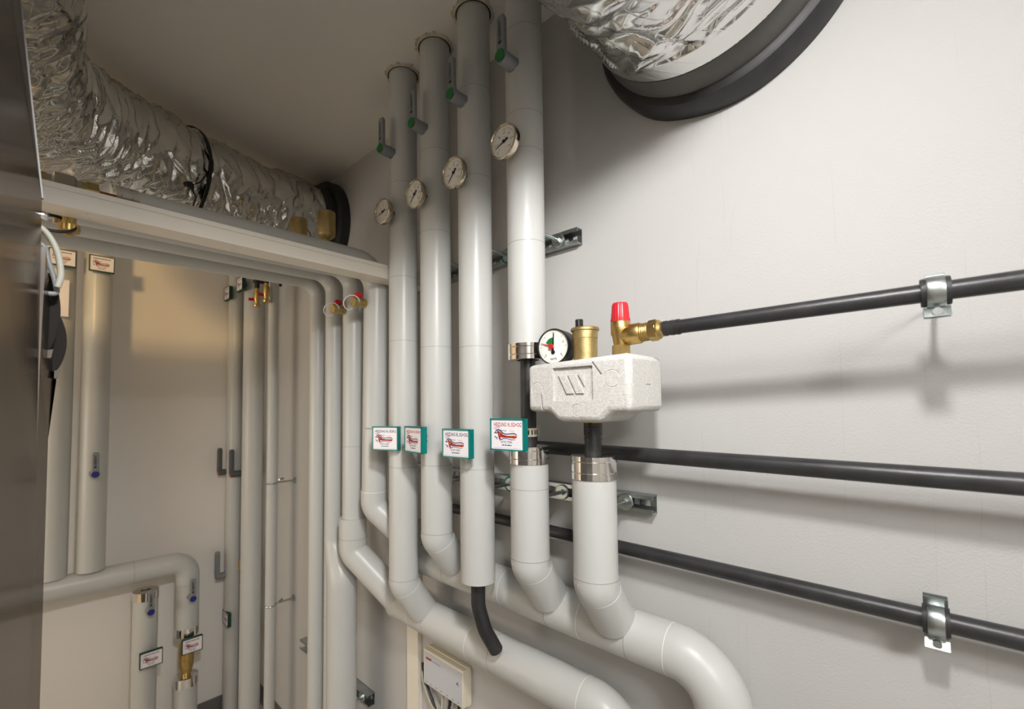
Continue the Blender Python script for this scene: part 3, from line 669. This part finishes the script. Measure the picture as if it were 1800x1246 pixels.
def rod(label, y, z, x1, teal=False, nut=True, rx=-.022):
    t = thing('threaded_rod', label, 'fixing rod', (rx, y, z), GB)
    m = MB(); m.cyl((x1, y, z), (rx, y, z), .0045, 16); m.hexa((rx-.014, y, z), (rx-.006, y, z), .0085); m.obj('rod', MZN, t)
    m = MB(); m.lathe((rx-.008, y, z), (1, 0, 0), [(0, .006), (0, .017), (.003, .019), (.006, .019)], 32); m.obj('washer', MZN, t)
    if teal: m = MB(); m.ring((rx-.005, y, z), (1, 0, 0), .0205, .0026, 40, 8); m.obj('teal_ring', MTE, t)
for k, tl in (('B', 0), ('C', 1), ('D', 0)):
    rod('fixing rod from the upper rail to the '+dict(B='second front row pipe', C='black hosed pipe, teal ringed', D='pipe beside the big duct')[k], PY[k], .428, RX+.03, bool(tl))
for k, tl in (('B', 0), ('C', 1), ('D', 0), ('E', 0)):
    rod('fixing rod from the lower rail to the '+dict(B='second front row pipe', C='black hosed pipe, teal ringed', D='banded white pipe under the red label', E='white pipe under the foam box')[k], PY[k], -.225, RX+.03, bool(tl))
rod('fixing rod from the low rail stub to the thick sleeved rear pipe', 1.625, -1.150, RX+.03, rx=-.030)

# ================================================================== foil ducts
def catmull(pts, n):
    P = [Vector(p) for p in pts]; P = [P[0]*2-P[1]]+P+[P[-1]*2-P[-2]]; out = []
    for i in range(1, len(P)-2):
        for k in range(n):
            t = k/n; a, b, c, d = P[i-1:i+3]
            out.append(.5*((2*b)+(c-a)*t+(2*a-5*b+4*c-d)*t*t+(3*b-a-3*c+d)*t**3))
    out.append(P[-2]); return out
def foil_tube(pts, r, seg, pitch, amp, seed, squeeze=(), lip=False):
    n = len(pts); T = [(pts[min(i+1, n-1)]-pts[max(i-1, 0)]).normalized() for i in range(n)]
    a = Vector((0, 0, 1)); a = (a-T[0]*a.dot(T[0])).normalized(); vs = []; L = 0
    for i in range(n):
        if i: L += (pts[i]-pts[i-1]).length
        a = (a-T[i]*a.dot(T[i])).normalized(); b = T[i].cross(a)
        for j in range(seg):
            th = 2*PI*j/seg; u = a*math.cos(th)+b*math.sin(th)
            q = Vector((L*2.2+seed, math.cos(th)*1.3, math.sin(th)*1.3))
            wob = noise.noise(q*1.3)*.5
            ph = (L+.010*wob+th*pitch/(2*PI))/pitch                    # helical wire
            hel = abs(math.sin(PI*ph))**.7
            x1, y1 = math.cos(th), math.sin(th)
            env = min(1, L/.05)
            c1 = max(0, 1-abs(noise.noise(Vector((L*10+seed*3+wob*3, x1*.8, y1*.8))))*3.6)
            c2 = max(0, 1-abs(noise.noise(Vector((L*22+seed+wob*5, x1*1.3, y1*1.3))))*4.2)
            c3 = noise.noise(Vector((L*7+seed, x1*2.2, y1*2.2)))
            c4 = max(0, 1-abs(noise.noise(Vector((L*30+seed*2, x1*3.5, y1*3.5))))*4)
            c5 = max(0, 1-abs(noise.noise(Vector((L*9+seed*5, x1*1.1+4, y1*1.1))))*4.5)
            rr = r+env*amp*(-.30*(1-hel)+.80*c1*c1+.34*c2*c2+.30*c3+.13*c4-.75*c5*c5)-amp*.25*env
            if lip and L < .05: rr = max(rr, r+.002*(1-L/.05))
            for L0, dep, wd in squeeze: rr -= dep*math.exp(-((L-L0)/wd)**2)
            vs.append(pts[i]+u*rr)
    m = MB(); fs = [(i*seg+j, i*seg+(j+1) % seg, (i+1)*seg+(j+1) % seg, (i+1)*seg+j) for i in range(n-1) for j in range(seg)]
    m.add(vs, fs, 0, True)
    k = (n-1)*seg; m.f.append(tuple(range(seg))); m.m.append(0); m.s.append(False); m.f.append(tuple(k+j for j in reversed(range(seg)))); m.m.append(0); m.s.append(False)
    m.uv = (n, seg, L); return m
def foil_uv(o, mb):                                              # length and angle, for the scrim net in the foil
    n, seg, L = mb.uv; me = o.data; uv = me.uv_layers.new(name='wrap')
    for p in me.polygons:
        js = [me.loops[l].vertex_index % seg for l in p.loop_indices]; wrap = max(js)-min(js) > seg/2
        for l in p.loop_indices:
            vi = me.loops[l].vertex_index; i, j = divmod(vi, seg)
            if wrap and j == 0: j = seg
            uv.data[l].uv = (L*i/(n-1), 1.26*j/seg)
DY, DZ = .277, .85
big = thing('ventilation_duct', 'large crinkled foil duct entering the wall at upper right', 'duct', (0, DY, DZ), 'foil wrapped ventilation ducts')
L = [Vector((-.125-1.05*k/300, DY, DZ)) for k in range(301)]
fb = foil_tube(L, .222, 260, .052, .013, 3.1, lip=True); foil_uv(fb.obj('foil_wrap', MFO, big, auto=False), fb)
bc = thing('duct_collar', 'thick black rubber collar where the large foil duct meets the wall', 'wall collar', (0, DY, DZ), 'rubber collars of the ducts')
m = MB(); m.lathe((-.150, DY, DZ), (1, 0, 0), [(0, .19), (0, .2165), (.012, .2185), (.05, .222), (.075, .2265), (.088, .2260), (.092, .20)], 96, 0, False); m.obj('inner_sleeve', MRG, bc)
m = MB(); m.lathe((-.152, DY, DZ), (1, 0, 0), [(-.004, .19), (-.004, .2185), (.003, .2205), (.010, .2200), (.012, .20)], 96, 0, False); m.obj('edge_strip', MBK, bc)
m = MB(); pr = [(.088, .20), (.086, .229), (.092, .240), (.105, .246), (.125, .248), (.140, .247), (.150, .246)]
m.lathe((-.150, DY, DZ), (1, 0, 0), pr, 120, 0, False)
for i, v in enumerate(m.v):
    a = math.atan2(v.z-DZ, v.y-DY); f = 1+.010*noise.noise(Vector((math.cos(a)*2, math.sin(a)*2, v.x*20))); m.v[i] = Vector((v.x, DY+(v.y-DY)*f, DZ+(v.z-DZ)*f))
m.obj('outer_ring', MBL, bc)
FY, FZ_ = 2.02, .825
far = thing('ventilation_duct', 'long foil duct under the ceiling above the trunking, bending at far left', 'duct', (0, FY, FZ_), 'foil wrapped ventilation ducts')
pth = catmull([(-.09, FY, FZ_), (-.35, 2.0, .83), (-.66, 1.92, .838), (-.93, 1.80, .842), (-1.095, 1.57, .845), (-1.13, 1.22, .845), (-1.13, .80, .845), (-1.13, .56, .845)], 52)
fb = foil_tube(pth, .198, 190, .05, .013, 8.7, squeeze=((0.0, .004, .02), (.545, .010, .012))); foil_uv(fb.obj('foil_wrap', MFO, far, auto=False), fb)
# black tie round the duct
i = min(range(len(pth)), key=lambda k: abs(sum((pth[q+1]-pth[q]).length for q in range(k))-.545)); td = (pth[i+1]-pth[i-1]).normalized()
m = MB(); m.band(pth[i], td, .199, .011, 80, 0, .0025)
tp = pth[i]+Vector((0, -.182, -.085)); m.box(tuple(tp-Vector((.010, .012, .008))), tuple(tp+Vector((.010, .012, .008)))); m.tube([tp, tp+Vector((.03, -.012, .02)), tp+Vector((.045, -.02, .05))], .003, 8); m.tube([tp, tp+Vector((.02, .0, -.03)), tp+Vector((.012, .012, -.07))], .003, 8); m.obj('tie_strap', MBK, far)
fc = thing('duct_collar', 'black collar where the far foil duct enters the wall under the ceiling', 'wall collar', (0, FY, FZ_), 'rubber collars of the ducts')
m = MB(); m.lathe((-.095, FY, FZ_), (1, 0, 0), [(0, .17), (0, .198), (.04, .205), (.045, .18)], 80, 0, False); m.obj('inner_sleeve', MBL, fc)
m = MB(); m.lathe((-.055, FY, FZ_), (1, 0, 0), [(0, .18), (.002, .222), (.015, .232), (.055, .234)], 96, 0, False); m.obj('outer_ring', MBL, fc)

# ================================================================== cable trunking along the pipes, trunking on the wall, controller box
m = MB(); m.box((-1.75, 1.2155, .4065), (-.02, 1.2785, .4450)); m.box((-1.75, 1.2135, .4065), (-.02, 1.2155, .4386)); m.box((-1.75, 1.2140, .4394), (-.02, 1.2180, .4506)); m.box((-1.75, 1.2148, .4378), (-.02, 1.21555, .4398), 1); m.box((-1.75, 1.2143, .4496), (-.02, 1.2785, .4510))
CT = m.obj('cable_trunking', [MTR, MTL], origin=(-.02, 1.23, .40)); tag(CT, 'long white cable trunking running left from behind the front row of pipes', 'cable trunking')
for x in (-.92, -.64, -.36):
    for dx, dy in ((0, .018), (.006, .045)): m = MB(); m.cyl((x+dx, 1.2135+dy, .40655), (x+dx, 1.2135+dy, .4052), .0030, 8); m.obj('rivet', MTR, CT)
m = MB(); m.box((-.016, 1.284, FZ+.1), (0, 1.346, -.40)); m.box((-.018, 1.2835, FZ+.1), (-.012, 1.3465, -.40))
tag(m.obj('wall_trunking', MTR, origin=(0, 1.315, FZ+.1)), 'upright flat white trunking on the wall left of the cream box', 'cable trunking')
EB = thing('controller_box', 'cream controller box with grey front plate on the wall under the manifold', 'controller', (0, 1.13, -.93))
m = MB(); m.box((-.018, 1.034, -.930), (0, 1.228, -.812)); m.box((-.037, 1.034, -.927), (-.0185, 1.228, -.815)); m.obj('housing', MEB, EB, bevel=.0025)
m = MB(); m.box((-.0378, 1.039, -.923), (-.0365, 1.223, -.822)); fp = m.obj('front_plate', MEF, EB)
m = MB(); m.box((-.0384, 1.185, -.842), (-.0376, 1.213, -.8365)); m.obj('red_badge', MDR, fp)
m = MB(); yy = 1.180
for k in range(9): m.box((-.0382, yy-.0034, -.8410), (-.0377, yy, -.8393)); yy -= .0045
for k, y in enumerate((1.215, 1.192, 1.165, 1.140, 1.112, 1.085, 1.06)): m.box((-.0382, y-.008, -.9175), (-.0377, y, -.9160))
m.box((-.0382, 1.056, -.862), (-.0377, 1.060, -.856)); m.box((-.0382, 1.060, -.866), (-.0377, 1.064, -.860)); m.box((-.0382, 1.053, -.866), (-.0377, 1.056, -.862)); m.obj('small_print', MGT, fp)
def cable(label, pts, r, mt):
    m = MB(); m.tube(catmull(pts, 10), r, 12); tag(m.obj('cable', mt, origin=pts[0]), label, 'cable', 'cables under the controller box')
cable('pale looped cable hanging below the cream controller box', [(-.010, 1.262, -.900), (-.022, 1.250, -.935), (-.03, 1.20, -.985), (-.03, 1.165, -1.0), (-.03, 1.145, -.985), (-.02, 1.15, -.955), (-.012, 1.15, -.925)], .0042, MCA)
cable('dark cable running down from the left of the cream controller box', [(-.010, 1.268, -.888), (-.016, 1.250, -.925), (-.024, 1.20, -.975), (-.024, 1.17, -1.02), (-.012, 1.16, -1.10), (-.012, 1.16, -1.25)], .0045, MBK)
cable('black cable dropping from the middle underside of the cream controller box', [(-.018, 1.115, -.925), (-.020, 1.115, -.955), (-.016, 1.125, -1.0), (-.012, 1.13, -1.25)], .0050, MBK)
cable('black cable dropping from the near underside of the cream controller box', [(-.018, 1.075, -.925), (-.018, 1.075, -.96), (-.016, 1.08, -1.02), (-.012, 1.09, -1.25)], .0045, MBK)
cable('white cable beside the upright trunking under the controller box', [(-.008, 1.245, -.89), (-.008, 1.235, -.95), (-.008, 1.215, -1.03), (-.008, 1.21, -1.25)], .0040, MWH)

# ================================================================== back wall pipework
BY = 2.72
def bpipe(name, label, pts, r, rad=.07, group='insulated pipes on the back wall', sm=()):
    t = thing(name, label, 'pipe', pts[-1], group); m = MB(); m.tube(fillet(pts, rad) if len(pts) > 2 else pts, r, 48)
    for p, d in sm: m.band(p, d, r, .0014, 48, 1)
    m.obj('jacket', [MP, MPS], t); return t
GBW = 'insulated pipes on the back wall'
bp1 = bpipe('insulated_pipe', 'upright grey pipe on the back wall ending on the horizontal pipe, blue capped lever', [(-.776, BY, CZ), (-.776, BY, -.735)], .053)
bp0 = bpipe('insulated_pipe', 'upright grey pipe half hidden behind the dark cabinet edge', [(-.905, BY+.01, CZ), (-.905, BY+.01, -.74)], .053)
bh = bpipe('insulated_pipe', 'horizontal grey pipe on the back wall, elbowing down at its right end', [(-2.2, BY, -.775), (-.392, BY, -.79), (-.392, BY, -1.125)], .052, .07, sm=(((-.62, BY, -.788), (1, 0, 0)), ((-.392, BY, -.90), (0, 0, 1))))
def band_at(parent, x, y, z0, z1, r, cap):
    m = MB(); m.lathe((x, y, z0), (0, 0, 1), [(0, r*.4 if cap < 0 else r*.9), (0, r+.0018), (z1-z0, r+.0018), (z1-z0, r*.4 if cap > 0 else r*.9)], 48, 0, False); m.obj('end_band', MCH, parent)
band_at(bh, -.392, BY, -1.155, -1.115, .052, -1)
bv = bpipe('insulated_pipe', 'upright grey pipe to the floor with a banded top under the horizontal pipe', [(-.567, BY, -.90), (-.567, BY, FZ)], .051)
band_at(bv, -.567, BY, -.925, -.885, .051, 1)
bl = bpipe('insulated_pipe', 'floor standing grey pipe with brass filter on its banded top', [(-.392, BY, -1.40), (-.392, BY, FZ)], .052)
band_at(bl, -.392, BY, -1.405, -1.36, .052, 1)
m = MB(); m.lathe((-.392, BY, -1.365), (0, 0, 1), [(0, .020), (.016, .020), (.018, .025), (.030, .025), (.045, .031), (.075, .034), (.15, .034), (.17, .029), (.18, .020), (.22, .020)], 32); m.obj('brass_filter', MBR, bl)
hb = make_handle(MBC, 'blue capped lever on the upright pipe above the horizontal pipe', (-.776, BY-.051, -.295), -PI/2, 'blue capped levers on the back wall')
dup(hb, (-.560, BY-.049, -.965), 'blue capped lever on the floor pipe with the banded top'); dup(hb, (-.388, BY-.050, -.955), 'blue capped lever just below the elbow of the horizontal pipe')
GF = 'green framed labels in the back corner'
make_label('white label high on the upright back wall pipe with the blue lever', (-.772, BY-.085, .655), -PI/2, GF, None, MGT, MDG)
make_label('white label high on the pipe half hidden by the cabinet edge', (-.905, BY-.085, .655), -PI/2, GF, None, MGT, MDG)
make_label('white label low on the back wall floor pipe under its blue lever', (-.553, BY-.085, -1.185), -PI/2, GF, None, MGT, MDG)
make_label('white label hanging in front of the brass filter', (-.385, BY-.085, -1.185), -PI/2, GF, None, MGT, MDG)
# corner pipes
bpipe('insulated_pipe', 'thick grey corner pipe from floor to ceiling, left of the thin one', [(-.12, 2.62, CZ), (-.12, 2.62, FZ)], .052, group='upright pipes in the back corner')
bpipe('insulated_pipe', 'thin grey pipe right of the thick corner pipe on wall brackets', [(-.12, 2.345, CZ), (-.12, 2.345, FZ)], .0245, group='upright pipes in the back corner')
th = bpipe('insulated_pipe', 'slim grey pipe left of the thick corner pipe, grey levers on its side', [(-.158, 2.79, CZ), (-.158, 2.79, FZ)], .042, group='upright pipes in the back corner')
m = MB(); m.cyl((-.125, 2.765, -.91), (-.125, 2.765, -.945+.06+.03), .024, 20); m.obj('brass_ring', MBR, th)
def corner_handle(label, loc, mt, n):
    t = thing('valve_handle', label, 'valve handle', loc, 'grey levers in the back corner', PI)
    m = MB(); m.prism([(-.014, -.0), (.014, 0), (.014, .12), (.008, .135), (-.008, .135), (-.014, .12)], (.030, 0, 0), (0, 1, 0), (0, 0, 1), (1, 0, 0), .022); m.obj('lever', mt, t, local=True, bevel=.005)
    m = MB(); m.cyl((-.02, 0, 0), (.046, 0, 0), .017, 24); m.obj('hub', mt, t, local=True)
    m = MB(); m.lathe((.046, 0, 0), (1, 0, 0), [(0, .013), (.003, .012)], 24); m.obj('cap', n, t, local=True)
corner_handle('dark grey lever with red cap on the slim corner pipe, outer of two', (-.190, 2.80, -.365), MHD, MRC)
corner_handle('dark grey lever with red cap between slim and thick corner pipes', (-.150, 2.73, -.372), MHD, MRC)
corner_handle('light grey lever low on the slim corner pipe', (-.196, 2.79, -.93), MHG, MHG)
make_label('small green framed label high in the corner, outer of two', (-.215, 2.78, .640), PI, GF, None, MGT, MDG)
make_label('small green framed label high in the corner, nearer the thick pipe', (-.205, 2.60, .660), PI, GF, None, MGT, MDG)
make_label('small green framed label low on the slim corner pipe', (-.200, 2.77, -1.16), PI, GF, None, MGT, MDG)
def hang_drain(label, x, y, z):
    t = thing('drain_cock', label, 'drain valve', (x, y, z), 'hanging drain cocks in the corner')
    m = MB(); m.lathe((x, y, z), (0, 0, 1), [(0, .016), (.008, .018), (.012, .012), (.03, .012), (.035, .015), (.075, .016), (.085, .011), (.10, .011)], 24); m.obj('body', MBR, t)
    m = MB(); m.cyl((x, y, z+.095), (x, y, z+.135), .012, 16); m.cyl((x, y, z+.125), (x, y, z+.137), .020, 16); m.tube([(x, y, z+.13), (x+.06, y+.005, z+.135), (x+.13, y+.02, z+.14)], .008, 12); m.obj('hanger', MBK, t)
    m = MB(); m.prism([(-.008, .030), (-.040, .026), (-.042, .040), (-.008, .044)], (x, y-.005, z), (1, 0, 0), (0, 0, 1), (0, 1, 0), .010); m.obj('lever', MRC, t, bevel=.002)
hang_drain('brass drain cock with red lever hanging in front of the thick corner pipe', -.175, 2.42, .512)
hang_drain('brass drain cock with red lever hanging in front of the thin corner pipe', -.165, 2.32, .520)
def wbracket(label, z):
    m = MB(); m.cyl((-.115, 2.345, z), (0, 2.345, z), .005, 10); m.ring((-.12, 2.345, z), (0, 0, 1), .0265, .004, 32, 8); m.cyl((-.006, 2.345, z), (0, 2.345, z), .016, 16); m.cyl((-.10, 2.30, z+.02), (-.07, 2.325, z+.02), .005, 10)
    tag(m.obj('pipe_bracket', MZN, origin=(0, 2.345, z)), label, 'pipe bracket', 'wall brackets of the thin corner pipe')
wbracket('upper wall bracket of the thin corner pipe', -.385); wbracket('lower wall bracket of the thin corner pipe', -.985)
# small white sign tag on the left edge pipe
m = MB(); m.box((-.925, BY-.075, .40), (-.880, BY-.072, .56)); tag(m.obj('paper_note', MWH, origin=(-.9, BY-.07, .40)), 'narrow white paper note on the pipe behind the cabinet edge', 'note')

# ================================================================== steel cabinet at the left
K = thing('equipment_cabinet', 'tall dark steel cabinet filling the left edge of the picture', 'cabinet', (-1.2, .5, FZ))
def plate(mb, pts, n, mi=0):
    n = Vector(n); q = [Vector(p) for p in pts]; k = len(q)
    mb.add(q+[p+n for p in q], [tuple(range(k)), tuple(reversed(range(k, 2*k)))]+[(i, k+i, k+(i+1) % k, (i+1) % k) for i in range(k)], mi)
m = MB(); plate(m, [(-.985, .85, FZ+.05), (-.988, .85, -.12), (-.992, .85, .285), (-1.034, .10, .285), (-1.030, .10, FZ+.05)], (-.012, 0, 0)); lp = m.obj('lower_door', MPN, K)
m = MB(); plate(m, [(-.992, .85, .288), (-1.022, .85, .575), (-1.064, .10, .575), (-1.034, .10, .288)], (-.012, 0, 0)); upn = m.obj('upper_door', MPN, K)
m = MB(); plate(m, [(-.9905, .85, .289), (-1.0205, .85, .575), (-1.0205, .858, .575), (-.9905, .858, .289)], (-.014, 0, 0)); m.obj('edge_lip', MPE, upn)
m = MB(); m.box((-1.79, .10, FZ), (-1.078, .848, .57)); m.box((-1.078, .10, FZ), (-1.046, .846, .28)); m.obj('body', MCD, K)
m = MB(); m.lathe((-.989, .842, .262), (1, -.05, 0), [(-.004, .006), (0, .006), (.003, .005), (.005, .002)], 20); m.obj('screw', MCH, lp)
K2 = thing('cabinet_unit', 'second cabinet just behind the dark one, black handles on its edge', 'cabinet', (-1.2, 1.1, FZ))
m = MB(); m.box((-1.604, 1.015, FZ), (-.998, 1.14, .32)); m.box((-2.6, 1.02, FZ), (-1.605, 1.14, .32)); m.box((-2.6, 1.021, .322), (-1.07, 1.139, .57)); m.obj('body', MCK, K2)  # hidden left and upper boxes added to cut the rear lamp's light low
m = MB(); plate(m, [(-.9715, 1.02, FZ+.05), (-.9735, 1.02, -.05), (-.9660, 1.02, .045), (-.9680, 1.02, .075), (-.986, .864, .225), (-.9885, .862, .06), (-.9875, .862, FZ+.05)], (-.010, 0, 0)); m.obj('side_panel', MPN, K2)
def khandle(x, y, z0, z1):
    m = MB(); n = 14; poly = []
    for k in range(n+1): s = k/n; poly.append((.013*math.sin(PI*s)**.7, z0+(z1-z0)*s))
    for k in range(n+1): s = 1-k/n; poly.append((-.004-.002*math.sin(PI*s), z0+(z1-z0)*s))
    m.prism(poly, (x, y, 0), (1, 0, 0), (0, 0, 1), (0, 1, 0), .03); o = m.obj('door_handle', MDK, K2, bevel=.002)
    m = MB(); m.prism([(-.001, z0-.010), (.004, z0-.009), (.006, z0+.004), (-.001, z0+.002)], (x, y-.002, 0), (1, 0, 0), (0, 0, 1), (0, 1, 0), .03); m.obj('handle_tip', MCK, o)
khandle(-.9795, .93, .085, .205); khandle(-.9690, .985, .058, .155)
def hose(label, pts, r, mt):
    m = MB(); m.tube(catmull(pts, 12), r, 14); tag(m.obj('cable', mt, origin=pts[0]), label, 'cable', 'cables looping out behind the cabinet edge')
hose('thick pale cable looping out from behind the dark cabinet edge', [(-1.02, .90, .262), (-.992, .90, .262), (-.975, .90, .235), (-.969, .90, .200), (-.972, .90, .178)], .0042, MCA)
hose('grey cable under the pale one looping from the cabinet edge', [(-1.02, .91, .240), (-.990, .91, .240), (-.982, .91, .215), (-.974, .91, .185), (-.975, .91, .170), (-1.0, .91, .172)], .0035, MHG)

# ================================================================== pendant lamp above the viewer, added fill lamp behind
CL = thing('fill_lamp', 'flat white fill lamp added unseen behind the viewer', 'lamp', (-1.45, -1.15, CZ))  # fixture added to carry the soft ceiling fill
m = MB(); m.box((-1.68, -1.58, 1.045), (-1.22, -.72, CZ)); m.obj('housing', MGL, CL, bevel=.008)
LP = thing('work_lamp', 'round work lamp hanging on a cord from the ceiling above the viewer', 'lamp', (LAMP.x, LAMP.y, CZ))
top = LAMP-LDIR*.10
m = MB(); m.tube(catmull([top, top+Vector((-.02, -.03, .04)), (top.x-.02, top.y-.03, CZ-.02)], 8), .004, 10); m.obj('cord', MBK, LP)
m = MB(); m.lathe((top.x-.02, top.y-.03, CZ-.025), (0, 0, 1), [(0, .02), (.015, .04), (.025, .04)], 24); m.obj('ceiling_rose', MGL, LP)
m = MB(); m.lathe(LAMP-LDIR*.012, -LDIR, [(-.004, .074), (0, .074), (.03, .066), (.06, .040), (.085, .026), (.10, .022)], 40); m.obj('lamp_head', MBK, LP)
